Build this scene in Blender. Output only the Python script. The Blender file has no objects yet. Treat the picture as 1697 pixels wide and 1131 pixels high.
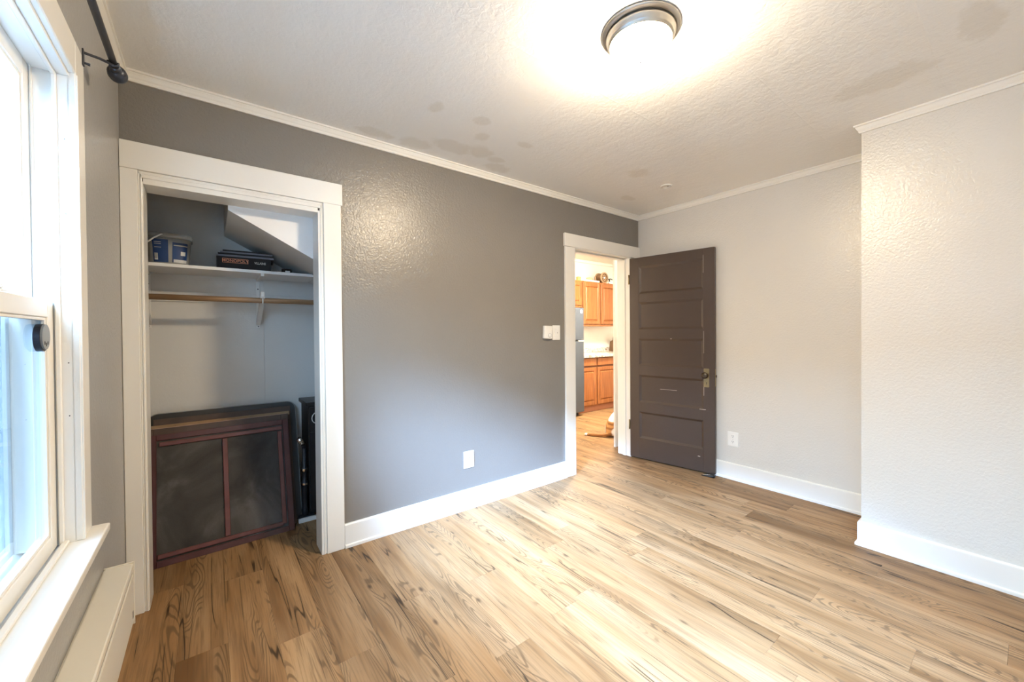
import bpy, bmesh, math, random
from mathutils import Vector, Matrix
random.seed(7)
S = bpy.context.scene
COL = S.collection

# ------------------------------------------------------------------ camera, sky, exposure
def make_camera():
    f, yaw, pitch, roll, cy, h = 656.04, math.radians(37.3566), math.radians(-0.5485), math.radians(-0.4582), 558.85, 1.274
    F = Vector((math.sin(yaw)*math.cos(pitch), math.cos(yaw)*math.cos(pitch), math.sin(pitch)))
    r = Vector((math.cos(yaw), -math.sin(yaw), 0)); u = r.cross(F)
    c, s = math.cos(roll), math.sin(roll)
    R, U = r*c + u*s, u*c - r*s
    cam = bpy.data.cameras.new('camera'); o = bpy.data.objects.new('camera', cam); COL.objects.link(o)
    cam.sensor_width = 36; cam.lens = 36*f/1697; cam.shift_y = (cy-565.5)/1697
    cam.clip_start = .02
    o.matrix_world = Matrix(((R.x, U.x, -F.x, 0), (R.y, U.y, -F.y, 0), (R.z, U.z, -F.z, h), (0, 0, 0, 1)))
    S.camera = o
make_camera()
W = bpy.data.worlds.new('overcast_sky'); S.world = W; W.use_nodes = True
bg = W.node_tree.nodes['Background']; bg.inputs[0].default_value = (.42, .68, 1.0, 1); bg.inputs[1].default_value = 15.0
S.view_settings.view_transform = 'Standard'; S.view_settings.look = 'None'
S.view_settings.exposure = 1.4; S.view_settings.gamma = 1.0; S.view_settings.use_curve_mapping = False
S.cycles.use_denoising = True; S.cycles.max_bounces = 6; S.cycles.diffuse_bounces = 4; S.cycles.glossy_bounces = 2; S.cycles.use_adaptive_sampling = True; S.cycles.adaptive_threshold = .04
S.cycles.transparent_max_bounces = 12; S.cycles.sample_clamp_indirect = 6
S.cycles.caustics_reflective = False; S.cycles.caustics_refractive = False
pl = bpy.data.lights.new('window_sky_portal', 'AREA'); pl.shape = 'RECTANGLE'; pl.size = 1.36; pl.size_y = 2.64
pl.cycles.is_portal = True                                   # guides sky sampling only, gives off nothing itself
po = bpy.data.objects.new('window_sky_portal', pl); COL.objects.link(po)
po.location = (-.50, .37, 1.35); po.rotation_euler = (0, -math.pi/2, 0)

sun = bpy.data.lights.new('hazy_sun', 'SUN'); sun.energy = 38.0; sun.angle = math.radians(26); sun.color = (.38, .59, 1.0)   # sun behind thin cloud
so = bpy.data.objects.new('hazy_sun', sun); COL.objects.link(so); so.location = (-6, -3, 6)
so.rotation_euler = Vector((1, .52, -.80)).to_track_quat('-Z', 'Y').to_euler()
LAMP_COL = (1.0, .81, .56); LAMP_E = 150.0; KITCHEN_E = 210.0

# ------------------------------------------------------------------ helpers
XF = {}
def wm(o): return XF.get(o.name, Matrix.Identity(4))
def tag(o, label=None, cat=None, group=None, kind=None):
    if label: o['label'] = label
    if cat: o['category'] = cat
    if group: o['group'] = group
    if kind: o['kind'] = kind
    return o
def thing(name, loc, label, cat, group=None, kind=None, rotz=0):
    o = bpy.data.objects.new(name, None); COL.objects.link(o); o.empty_display_size = .05
    o.location = loc; o.rotation_euler = (0, 0, rotz)
    XF[o.name] = Matrix.Translation(Vector(loc)) @ Matrix.Rotation(rotz, 4, 'Z')
    return tag(o, label, cat, group, kind)
def obj(name, bm, mat, parent=None, smooth=False, local=False, loc=None, extra=()):
    """one mesh object; vertices are in world coordinates unless local"""
    me = bpy.data.meshes.new(name)
    if loc is not None: bmesh.ops.translate(bm, verts=bm.verts, vec=-Vector(loc))
    elif parent is not None and not local: bmesh.ops.transform(bm, matrix=wm(parent).inverted(), verts=bm.verts)
    bmesh.ops.recalc_face_normals(bm, faces=bm.faces)
    for f in bm.faces: f.smooth = smooth
    bm.to_mesh(me); bm.free()
    me.materials.append(mat)
    for m in extra: me.materials.append(m)
    o = bpy.data.objects.new(name, me); COL.objects.link(o)
    if parent is not None:
        o.parent = parent; XF[o.name] = wm(parent)
    elif loc is not None:
        o.location = loc; XF[o.name] = Matrix.Translation(Vector(loc))
    return o
def B(): return bmesh.new()
def box(bm, lo, hi, bev=0, seg=1):
    lo, hi = Vector(lo), Vector(hi)
    for i in range(3):
        if lo[i] > hi[i]: lo[i], hi[i] = hi[i], lo[i]
    r = bmesh.ops.create_cube(bm, size=1)
    vs = r['verts']
    for v in vs: v.co = Vector([(lo[i]+hi[i])/2 + v.co[i]*(hi[i]-lo[i]) for i in range(3)])
    if bev:
        es = list({e for v in vs for e in v.link_edges})
        bmesh.ops.bevel(bm, geom=es, offset=bev, segments=seg, affect='EDGES', profile=.5)
    return bm
def bx(lo, hi, bev=0, seg=1): return box(B(), lo, hi, bev, seg)
def ring_frame(d):
    d = d.normalized(); a = Vector((0, 0, 1)) if abs(d.z) < .9 else Vector((1, 0, 0))
    s = d.cross(a).normalized(); return s, s.cross(d).normalized()
def tube(bm, pts, r, seg=12, cap=True):
    pts = [Vector(p) for p in pts]; rr = r if isinstance(r, (list, tuple)) else [r]*len(pts)
    rings = []
    for i, p in enumerate(pts):
        d = (pts[min(i+1, len(pts)-1)] - pts[max(i-1, 0)])
        s, t = ring_frame(d)
        if rings:
            # keep twist low
            s = (ps - d.normalized()*ps.dot(d.normalized())).normalized(); t = s.cross(d.normalized()).normalized()
        ps = s
        rings.append([bm.verts.new(p + (s*math.cos(a) + t*math.sin(a))*rr[i]) for a in [2*math.pi*k/seg for k in range(seg)]])
    for a, b in zip(rings, rings[1:]):
        for k in range(seg): bm.faces.new((a[k], a[(k+1) % seg], b[(k+1) % seg], b[k]))
    if cap:
        bm.faces.new(rings[0][::-1]); bm.faces.new(rings[-1])
    return bm
def lathe(bm, prof, c=(0, 0, 0), axis='z', seg=32):
    """prof: (radius, height) pairs turned about an axis through c"""
    c = Vector(c); rings = []
    ex = {'z': (Vector((1,0,0)), Vector((0,1,0)), Vector((0,0,1))), 'y': (Vector((1,0,0)), Vector((0,0,1)), Vector((0,1,0))),
          'x': (Vector((0,1,0)), Vector((0,0,1)), Vector((1,0,0)))}[axis] if isinstance(axis, str) else (*ring_frame(Vector(axis)), Vector(axis).normalized())
    for r, h in prof:
        if r < 1e-6: rings.append([bm.verts.new(c + ex[2]*h)])
        else: rings.append([bm.verts.new(c + ex[2]*h + (ex[0]*math.cos(a) + ex[1]*math.sin(a))*r) for a in [2*math.pi*k/seg for k in range(seg)]])
    for a, b in zip(rings, rings[1:]):
        if len(a) == 1 and len(b) == 1: continue
        for k in range(seg):
            if len(a) == 1: bm.faces.new((a[0], b[(k+1) % seg], b[k]))
            elif len(b) == 1: bm.faces.new((a[k], a[(k+1) % seg], b[0]))
            else: bm.faces.new((a[k], a[(k+1) % seg], b[(k+1) % seg], b[k]))
    return bm
def prism(bm, poly, axis, t0, t1):
    """poly: 2-D points in the two other axes (order x,y,z without axis) pushed along axis from t0 to t1"""
    def P(p, t):
        q = list(p); q.insert('xyz'.index(axis), t); return bm.verts.new(q)
    a = [P(p, t0) for p in poly]; b = [P(p, t1) for p in poly]
    bm.faces.new(a); bm.faces.new(b[::-1])
    for i in range(len(poly)): bm.faces.new((a[i], b[i], b[(i+1) % len(poly)], a[(i+1) % len(poly)]))
    return bm
def rrect(w, h, r, n=5):
    out = []
    for cx, cy, a0 in ((w-r, h-r, 0), (r, h-r, 90), (r, r, 180), (w-r, r, 270)):
        for k in range(n+1):
            a = math.radians(a0 + 90*k/n); out.append((cx + r*math.cos(a), cy + r*math.sin(a)))
    return out
def text(name, s, size, mat, parent, loc, rot, ext=.0006, sx=1.0, bold=0):
    cu = bpy.data.curves.new(name, 'FONT'); cu.body = s; cu.size = size; cu.extrude = ext; cu.align_x = 'CENTER'; cu.align_y = 'CENTER'
    cu.offset = bold; cu.resolution_u = 3
    o = bpy.data.objects.new(name, cu); COL.objects.link(o)
    me = o.to_mesh().copy(); me.name = name; o.to_mesh_clear(); COL.objects.unlink(o); bpy.data.objects.remove(o)
    me.transform(Matrix.Translation(loc) @ Matrix.Rotation(rot[0], 4, 'X') @ Matrix.Diagonal((sx, 1, 1, 1)))
    me.materials.clear(); me.materials.append(mat)
    o = bpy.data.objects.new(name, me); COL.objects.link(o); o.parent = parent
    return o

# ------------------------------------------------------------------ materials
def nt(name):
    m = bpy.data.materials.new(name); m.use_nodes = True; t = m.node_tree
    return m, t, t.nodes['Principled BSDF']
def N(t, kind, **kw):
    n = t.nodes.new(kind)
    for k, v in kw.items():
        if k == 'inp':
            for a, b in v.items(): n.inputs[a].default_value = b
        else: setattr(n, k, v)
    return n
def L(t, a, b): t.links.new(a, b)
def coords(t, scale=(1, 1, 1), kind='Object'):
    tc = N(t, 'ShaderNodeTexCoord'); mp = N(t, 'ShaderNodeMapping'); mp.inputs['Scale'].default_value = scale
    L(t, tc.outputs[kind], mp.inputs[0]); return mp.outputs[0]
def mth(t, op, a, b=None, c=None, clamp=False):
    n = N(t, 'ShaderNodeMath', operation=op, use_clamp=clamp)
    for i, v in enumerate((a, b, c)):
        if v is None: continue
        if isinstance(v, (int, float)): n.inputs[i].default_value = v
        else: L(t, v, n.inputs[i])
    return n.outputs[0]
def ramp(t, fac, stops, interp='LINEAR'):
    r = N(t, 'ShaderNodeValToRGB'); r.color_ramp.interpolation = interp
    e = r.color_ramp.elements
    while len(e) > 2: e.remove(e[-1])
    while len(e) < len(stops): e.new(.5)
    for el, (p, col) in zip(e, stops): el.position = p; el.color = (*col, 1) if len(col) == 3 else col
    L(t, fac, r.inputs[0]); return r.outputs[0]
def smooth(t, v, lo, hi):
    n = N(t, 'ShaderNodeMapRange', interpolation_type='SMOOTHSTEP'); n.inputs[1].default_value = lo; n.inputs[2].default_value = hi
    L(t, v, n.inputs[0]); return n.outputs[0]
def mixc(t, fac, a, b, mode='MIX'):
    n = N(t, 'ShaderNodeMix', data_type='RGBA', blend_type=mode)
    for s, v in ((n.inputs[0], fac), (n.inputs[6], a), (n.inputs[7], b)):
        if isinstance(v, (int, float)): s.default_value = v
        elif isinstance(v, tuple): s.default_value = (*v, 1)
        else: L(t, v, s)
    return n.outputs[2]
def noise(t, vec, scale=1, detail=2, rough=.5, dist=0):
    n = N(t, 'ShaderNodeTexNoise', inp={'Scale': scale, 'Detail': detail, 'Roughness': rough, 'Distortion': dist}); L(t, vec, n.inputs['Vector']); return n.outputs[0]
def bump(t, p, h, dist=.002, strength=1.0):
    b = N(t, 'ShaderNodeBump', inp={'Distance': dist, 'Strength': strength}); L(t, h, b.inputs['Height']); L(t, b.outputs[0], p.inputs['Normal'])

def paint(name, col, rough=.4, bscale=0, bdist=.001, var=.06, spec=.5, vscale=3):
    m, t, p = nt(name); v = coords(t)
    n = noise(t, v, vscale, 3)
    c = mixc(t, n, tuple(x*(1-var) for x in col), tuple(min(1, x*(1+var)) for x in col)); L(t, c, p.inputs['Base Color'])
    p.inputs['Roughness'].default_value = rough; p.inputs['Specular IOR Level'].default_value = spec
    if bscale: bump(t, p, noise(t, v, bscale, 3, .55, .4), bdist)
    return m
def plain(name, col, rough=.5, metal=0, spec=.5, var=.05, bscale=40, bdist=.0002):
    m = paint(name, col, rough, bscale, bdist, var, spec, 12); m.node_tree.nodes['Principled BSDF'].inputs['Metallic'].default_value = metal; return m
def emit(name, col, e):
    m, t, p = nt(name); p.inputs['Base Color'].default_value = (*col, 1); p.inputs['Emission Color'].default_value = (*col, 1); p.inputs['Emission Strength'].default_value = e; return m
def glass(name, tint=(.93, .97, .98), refl=.06):
    m = bpy.data.materials.new(name); m.use_nodes = True; t = m.node_tree; t.nodes.clear()
    tr = N(t, 'ShaderNodeBsdfTransparent'); tr.inputs[0].default_value = (*tint, 1)
    gl = N(t, 'ShaderNodeBsdfGlossy'); gl.inputs['Roughness'].default_value = .02
    fr = N(t, 'ShaderNodeFresnel'); fr.inputs[0].default_value = 1.45
    mx = N(t, 'ShaderNodeMixShader'); out = N(t, 'ShaderNodeOutputMaterial')
    ge = N(t, 'ShaderNodeNewGeometry'); fac = mth(t, 'MULTIPLY', fr.outputs[0], mth(t, 'SUBTRACT', 1.0, ge.outputs['Backfacing']))   # one reflection per pane
    L(t, fac, mx.inputs[0]); L(t, tr.outputs[0], mx.inputs[1]); L(t, gl.outputs[0], mx.inputs[2]); L(t, mx.outputs[0], out.inputs[0]); return m
def sheer(name, col, opac, rough=.7):
    m = bpy.data.materials.new(name); m.use_nodes = True; t = m.node_tree; p = t.nodes['Principled BSDF']
    p.inputs['Base Color'].default_value = (*col, 1); p.inputs['Roughness'].default_value = rough; p.inputs['Alpha'].default_value = opac
    return m

def wood_floor():
    m, t, p = nt('oak_vinyl_plank')
    tc = N(t, 'ShaderNodeTexCoord'); oi = N(t, 'ShaderNodeObjectInfo')
    rnd = oi.outputs['Random']
    cx = N(t, 'ShaderNodeCombineXYZ'); L(t, mth(t, 'MULTIPLY', rnd, 37.3), cx.inputs[0]); L(t, mth(t, 'MULTIPLY', rnd, 91.7), cx.inputs[1]); L(t, mth(t, 'MULTIPLY', rnd, 53.1), cx.inputs[2])
    ad = N(t, 'ShaderNodeVectorMath', operation='ADD'); L(t, tc.outputs['Object'], ad.inputs[0]); L(t, cx.outputs[0], ad.inputs[1])
    P = ad.outputs[0]
    def mp(s):
        n = N(t, 'ShaderNodeMapping'); n.inputs['Scale'].default_value = s; L(t, P, n.inputs[0]); return n.outputs[0]
    wob = noise(t, mp((9, 3, 1)), 1, 2)
    fine = noise(t, mp((150, 5, 1)), 1, 4, .6)
    band = noise(t, mp((13, .9, 1)), 1, 3, .55, .3)
    tone = noise(t, mp((5, 1.1, 1)), 1, 2)
    # cathedral arches: contour lines of a stretched field
    fld = noise(t, mp((11, 1.5, 1)), 1, 1.5, .4, .25)
    rings = mth(t, 'SINE', mth(t, 'ADD', mth(t, 'MULTIPLY', fld, 150), mth(t, 'MULTIPLY', wob, 3.5)))
    rmask = smooth(t, noise(t, mp((9, .75, 3)), 1, 1), .50, .57)
    ringd = mth(t, 'MULTIPLY', smooth(t, rings, .15, .95), rmask)
    # drying cracks: thin wandering lines along the board
    cf = noise(t, mp((16, .55, 7)), 1, 1.6, .4, .05)
    cmask = smooth(t, noise(t, mp((8, 2.6, 11)), 1, 2), .46, .56)
    crack = mth(t, 'MULTIPLY', mth(t, 'SUBTRACT', 1.0, smooth(t, mth(t, 'ABSOLUTE', mth(t, 'SUBTRACT', cf, .5)), .002, .011)), cmask)
    halo = mth(t, 'MULTIPLY', mth(t, 'SUBTRACT', 1.0, smooth(t, mth(t, 'ABSOLUTE', mth(t, 'SUBTRACT', cf, .5)), .004, .07)), cmask)
    # knots
    vo = N(t, 'ShaderNodeTexVoronoi', feature='F1', inp={'Scale': 1, 'Randomness': 1}); L(t, mp((6.5, 2.6, 1)), vo.inputs['Vector'])
    kn = mth(t, 'SUBTRACT', 1.0, smooth(t, mth(t, 'ADD', vo.outputs['Distance'], mth(t, 'MULTIPLY', wob, .06)), .045, .12))
    base = ramp(t, band, [(.30, (.265, .142, .068)), (.47, (.44, .262, .138)), (.70, (.56, .36, .205))])
    base = mixc(t, mth(t, 'MULTIPLY', smooth(t, tone, .45, .75), .45), base, (.60, .43, .27))
    base = mixc(t, mth(t, 'MULTIPLY', mth(t, 'SUBTRACT', 1.0, smooth(t, fine, .30, .58)), .60), base, (.23, .145, .08))
    base = mixc(t, mth(t, 'MULTIPLY', ringd, .72), base, (.17, .105, .058))
    base = mixc(t, mth(t, 'MULTIPLY', halo, .26), base, (.20, .12, .062))
    base = mixc(t, mth(t, 'MULTIPLY', crack, .92), base, (.045, .026, .014))
    base = mixc(t, mth(t, 'MULTIPLY', kn, .85), base, (.07, .04, .022))
    hs = N(t, 'ShaderNodeHueSaturation'); hs.inputs['Saturation'].default_value = 1.12; L(t, base, hs.inputs['Color']); L(t, mth(t, 'ADD', mth(t, 'MULTIPLY', rnd, .20), .60), hs.inputs['Value'])
    L(t, hs.outputs[0], p.inputs['Base Color'])
    p.inputs['Roughness'].default_value = .56; p.inputs['Specular IOR Level'].default_value = .35
    bump(t, p, mth(t, 'SUBTRACT', fine, mth(t, 'MULTIPLY', crack, 2.0)), .0006, .6)
    return m

def ceiling_mat():
    m, t, p = nt('ceiling_plaster'); v = coords(t)
    fine = noise(t, coords(t, (38, 38, 38)), 1, 4, .6, .6); coarse = noise(t, coords(t, (10, 3, 3)), 1, 3, .5, .5)
    base = mixc(t, noise(t, v, 1.6, 3), (.88, .865, .825), (.93, .915, .88))
    w = noise(t, v, 13, 5, .65)
    sx = N(t, 'ShaderNodeSeparateXYZ'); L(t, v, sx.inputs[0])
    tot = None
    for x, y, rx, ry in [(.97, 1.93, .045, .06), (1.24, 1.89, .055, .05), (1.34, 2.05, .055, .06), (1.27, 2.26, .17, .09), (1.05, 2.36, .12, .08), (1.44, 2.22, .11, .09),
                         (1.62, 1.97, .07, .04), (1.59, 2.26, .07, .05), (1.68, 2.36, .13, .07), (.80, 2.38, .13, .06), (2.6, 1.8, .1, .09), (2.41, .12, .18, .07), (2.6, .45, .13, .20), (3.0, 2.2, .1, .05)]:
        dx = mth(t, 'DIVIDE', mth(t, 'SUBTRACT', sx.outputs[0], x), rx); dy = mth(t, 'DIVIDE', mth(t, 'SUBTRACT', sx.outputs[1], y), ry)
        d = mth(t, 'ADD', mth(t, 'MULTIPLY', dx, dx), mth(t, 'MULTIPLY', dy, dy))
        k = mth(t, 'SUBTRACT', 1.0, smooth(t, mth(t, 'ADD', d, mth(t, 'MULTIPLY', w, 2.4)), 1.5, 2.3))
        tot = k if tot is None else mth(t, 'MAXIMUM', tot, k)
    base = mixc(t, mth(t, 'MULTIPLY', tot, .58), base, (.77, .73, .655))
    L(t, base, p.inputs['Base Color']); p.inputs['Roughness'].default_value = .55
    # wall-paper like seams running along the room
    seam = mth(t, 'ABSOLUTE', mth(t, 'SUBTRACT', mth(t, 'FRACT', mth(t, 'ADD', mth(t, 'DIVIDE', sx.outputs[1], .53), mth(t, 'MULTIPLY', w, .02))), .5))
    sm = mth(t, 'SUBTRACT', 1.0, smooth(t, seam, .0, .012))
    h = mth(t, 'ADD', mth(t, 'ADD', fine, mth(t, 'MULTIPLY', coarse, 1.2)), mth(t, 'MULTIPLY', sm, .18))
    bump(t, p, h, .0040, .55)
    return m

M = {}
M['wood'] = wood_floor()
M['ceil'] = ceiling_mat()
M['dark_wall'] = paint('dark_grey_paint', (.215, .200, .180), .26, 80, .0022, .05, .5)
M['light_wall'] = paint('light_greige_paint', (.67, .65, .61), .24, 80, .0022, .03, .5)
M['mid_wall'] = paint('mid_grey_paint', (.36, .352, .34), .35, 75, .0016, .05, .5)
M['closet_wall'] = paint('closet_grey_paint', (.70, .69, .66), .45, 60, .001, .05)
M['white_paint'] = paint('closet_white_paint', (.86, .86, .85), .4, 40, .0006, .03)
M['trim'] = paint('white_gloss_trim', (.80, .78, .73), .28, 22, .0004, .025)
M['vinyl'] = paint('white_vinyl', (.82, .80, .75), .35, 0, 0, .02)
M['heater'] = paint('cream_enamel', (.70, .665, .58), .4, 30, .0003, .03)
M['door'] = paint('dark_brown_paint', (.068, .046, .035), .38, 45, .0008, .10)
M['dark_gap'] = plain('dark_gap', (.02, .018, .016), .8)
M['glass'] = glass('clear_glass'); M['screen'] = sheer('insect_screen_mesh', (.05, .07, .09), .72)
M['black_metal'] = plain('black_metal', (.03, .035, .045), .4, .4)
M['rod_metal'] = plain('dark_bronze_rod', (.045, .05, .065), .38, .5)
M['chrome'] = plain('chrome', (.7, .7, .7), .2, 1.0)
M['brass'] = plain('aged_brass', (.36, .28, .15), .38, .9, .5, .25, 60, .0006)
M['brass_dark'] = plain('dark_knob_brass', (.10, .075, .05), .3, .9)
M['nickel'] = plain('brushed_nickel', (.50, .47, .42), .34, .9)
M['plastic'] = plain('white_plastic', (.82, .81, .78), .35)
M['slot'] = plain('slot_black', (.03, .03, .03), .6)
M['lampglass'] = emit('lit_frosted_glass', LAMP_COL, LAMP_E)
M['kitchen_fill'] = emit('kitchen_fill_diffuser', (1.0, .88, .70), KITCHEN_E)  # glow of the added, unseen kitchen lamp
M['red_wood'] = plain('mahogany_stain', (.070, .018, .017), .38, 0, .5, .45, 25, .0008)
M['red_bead'] = plain('mahogany_bead', (.125, .036, .030), .35, 0, .5, .45, 25, .0008)
M['brown_wood'] = plain('worn_brown_wood', (.075, .045, .032), .5, 0, .4, .5, 25, .001)
M['tan_wood'] = plain('bare_tan_wood', (.30, .19, .10), .6, 0, .3, .4, 25, .001)
M['black_vinyl'] = plain('black_vinyl', (.016, .015, .014), .45)
M['grey_trim'] = plain('grey_piping', (.30, .30, .30), .5)
M['black_paint'] = plain('black_lacquer', (.020, .018, .018), .4)
M['tub'] = sheer('clear_tub_plastic', (.55, .56, .55), .55, .3)
M['blue_label'] = plain('blue_label', (.012, .045, .16), .4, 0, .5, .3)
M['label_white'] = plain('label_white', (.75, .75, .74), .5)
M['box_black'] = plain('game_box_black', (.014, .012, .013), .65, 0, .3)
M['grey_board'] = plain('grey_card', (.20, .20, .23), .55, 0, .4, .25)
M['orange_ink'] = plain('copper_ink', (.62, .24, .12), .5); M['silver_ink'] = plain('silver_ink', (.55, .52, .45), .5)
M['fridge'] = plain('charcoal_steel', (.085, .10, .125), .35, .3)
M['cab'] = None
M['plinth'] = plain('toe_kick_wood', (.42, .18, .10), .6)
M['kitchen_wall'] = paint('kitchen_white', (.82, .80, .75), .5, 30, .0004)
M['kitchen_ceil'] = paint('kitchen_ceiling', (.80, .77, .66), .6, 30, .0004)
M['siding'] = paint('slate_siding', (.13, .18, .23), .6); M['siding_blue'] = paint('blue_foundation', (.03, .055, .09), .7)
M['ground'] = paint('wet_ground', (.02, .03, .04), .8, 8, .01, .3); M['roof'] = paint('roof_shingle', (.10, .10, .11), .8, 20, .01)
M['fur_base'] = None
M['bundle'] = plain('dark_cloth', (.05, .05, .06), .8, 0, .3, .4, 30, .004)

def screen_mesh():
    m, t, p = nt('dusty_screen_mesh'); v = coords(t)
    a = noise(t, v, 3.2, 4, .6, .6); b = noise(t, v, 220, 1)
    col = ramp(t, a, [(.32, (.024, .022, .021)), (.5, (.058, .054, .051)), (.70, (.14, .133, .126))])
    col = mixc(t, mth(t, 'MULTIPLY', b, .35), col, (.012, .011, .011)); L(t, col, p.inputs['Base Color']); p.inputs['Roughness'].default_value = .75
    bump(t, p, b, .0006); return m
M['dusty'] = screen_mesh()
def cabinet_wood():
    m, t, p = nt('honey_oak'); v = coords(t, (30, 30, 2.2)); g = noise(t, v, 1, 4, .6, .8)
    L(t, ramp(t, g, [(.3, (.21, .070, .020)), (.55, (.33, .120, .038)), (.75, (.42, .17, .06))]), p.inputs['Base Color']); p.inputs['Roughness'].default_value = .3
    bump(t, p, g, .0004); return m
M['cab'] = cabinet_wood(); M['cab_shadow'] = plain('oak_gap_shade', (.14, .05, .018), .5)  # second oak tone: shade in the gaps between doors, put in as colour
def rod_wood():
    m, t, p = nt('pine_dowel'); v = coords(t, (2, 40, 40)); g = noise(t, v, 1, 4, .6, .5)
    L(t, ramp(t, g, [(.3, (.23, .12, .055)), (.6, (.40, .245, .13))]), p.inputs['Base Color']); p.inputs['Roughness'].default_value = .45; return m
M['dowel'] = rod_wood()
def granite():
    m, t, p = nt('speckled_laminate'); v = coords(t); a = noise(t, v, 14, 5, .7, 1.2)
    L(t, ramp(t, a, [(.36, (.17, .11, .085)), (.46, (.55, .49, .43)), (.6, (.76, .73, .69))]), p.inputs['Base Color']); p.inputs['Roughness'].default_value = .25; return m
M['granite'] = granite()
def fur():
    m, t, p = nt('orange_white_fur'); v = coords(t); a = noise(t, coords(t, (7, 7, 7)), 1, 2, .5, .4)
    st = N(t, 'ShaderNodeSeparateXYZ'); L(t, v, st.inputs[0])
    stripe = mth(t, 'SINE', mth(t, 'ADD', mth(t, 'MULTIPLY', st.outputs[2], 95), mth(t, 'MULTIPLY', a, 9)))
    og = mixc(t, smooth(t, stripe, -.4, .6), (.50, .24, .075), (.27, .11, .03))
    hx_ = mth(t, 'ADD', st.outputs[0], .055); hz_ = mth(t, 'SUBTRACT', st.outputs[2], .070)
    hd_ = mth(t, 'ADD', mth(t, 'SQRT', mth(t, 'ADD', mth(t, 'MULTIPLY', hx_, hx_), mth(t, 'MULTIPLY', hz_, hz_))), mth(t, 'MULTIPLY', a, .03))
    w = mth(t, 'MAXIMUM', mth(t, 'SUBTRACT', 1.0, smooth(t, hd_, .082, .092)), smooth(t, mth(t, 'ADD', st.outputs[2], mth(t, 'MULTIPLY', a, .06)), .222, .232))
    L(t, mixc(t, w, og, (.80, .76, .70)), p.inputs['Base Color']); p.inputs['Roughness'].default_value = .85
    bump(t, p, noise(t, v, 160, 2), .003); return m
M['fur'] = fur()
M['gold'] = plain('straw_gold', (.55, .36, .12), .5); M['beige'] = plain('beige_wicker', (.55, .40, .25), .7, 0, .4, .2); M['wheelwood'] = plain('dark_spool_wood', (.12, .065, .03), .5, 0, .4, .5)
M['wheeltan'] = plain('spool_tan', (.36, .24, .14), .55)

# ------------------------------------------------------------------ dimensions (metres)
XL, XB, XP, YA, YP, YF = -.314, 3.5706, 3.063, 2.4905, .607, -1.10
ZC = 2.48; WT = .13; YA2 = YA + WT            # ceiling height, wall thickness
CB = 3.34; CR = 1.02                           # closet back wall and right wall
CO0, CO1, COZ = -.236, .500, 1.975             # closet opening
DO0, DO1, DOZ = 2.602, 3.412, 2.030            # doorway
KB, KX0, KX1, KZ = 4.90, 2.30, 6.9, 2.58       # kitchen
WY0, WY1, WZ0, WZ1 = .45, 1.65, .69, 2.01      # window opening
WS = 1.392                                     # the added, unseen second window stands this far back

def st(o, label, cat): return tag(o, label, cat, None, 'structure')

# ------------------------------------------------------------------ floor: each plank its own piece
floor = st(obj('floor', bx((XL-.1, YF-.1, -.06), (KX1, KB+.1, -.009)), M['dark_gap']), 'light oak plank floor running from the bedroom into the kitchen', 'floor')
def plank_mesh(w, l):
    g, c, t = .00015, .0006, .008
    v = []
    for z, i in ((-t, g), (-c, g), (0, g+c)):
        v += [(-w/2+i, -l/2+i, z), (w/2-i, -l/2+i, z), (w/2-i, l/2-i, z), (-w/2+i, l/2-i, z)]
    f = [(8, 9, 10, 11)]
    for a in (0, 4):
        for k in range(4): f.append((a+k, a+(k+1) % 4, a+4+(k+1) % 4, a+4+k))
    me = bpy.data.meshes.new('plank'); me.from_pydata(v, [], f); me.materials.append(M['wood']); me.update(); return me
PW, PO, PLN = .167, .046, 1.22
PCACHE = {}
def plank(x0, x1, y0, y1):
    w, l = round(x1-x0, 3), round(y1-y0, 3)
    if w < .01 or l < .02: return
    me = PCACHE.setdefault((w, l), None) or plank_mesh(w, l); PCACHE[(w, l)] = me
    o = bpy.data.objects.new('plank', me); COL.objects.link(o); o.parent = floor; o.location = ((x0+x1)/2, (y0+y1)/2, 0)
JOINT = {4: 1.804, 10: .632, 13: .625, 14: 1.27, 15: 1.115, 2: 1.62, 3: 1.30}
k = -3
while PO + k*PW < KX1:
    x0, x1 = PO + k*PW, PO + (k+1)*PW
    x0c, x1c = max(x0, XL), min(x1, KX1)
    if x1c > x0c + .005:
        lo = YF if x0c < XB else YA2-.05
        hi = KB if x1c > KX0 else (CB if x0c < CR else YA)
        j = JOINT.get(k, random.random()*PLN)
        ys = [lo] + [y for y in [j + i*PLN for i in range(-4, 6)] if lo+.05 < y < hi-.05] + [hi]
        for a, b in zip(ys, ys[1:]): plank(x0c, x1c, a, b)
    k += 1

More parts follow.
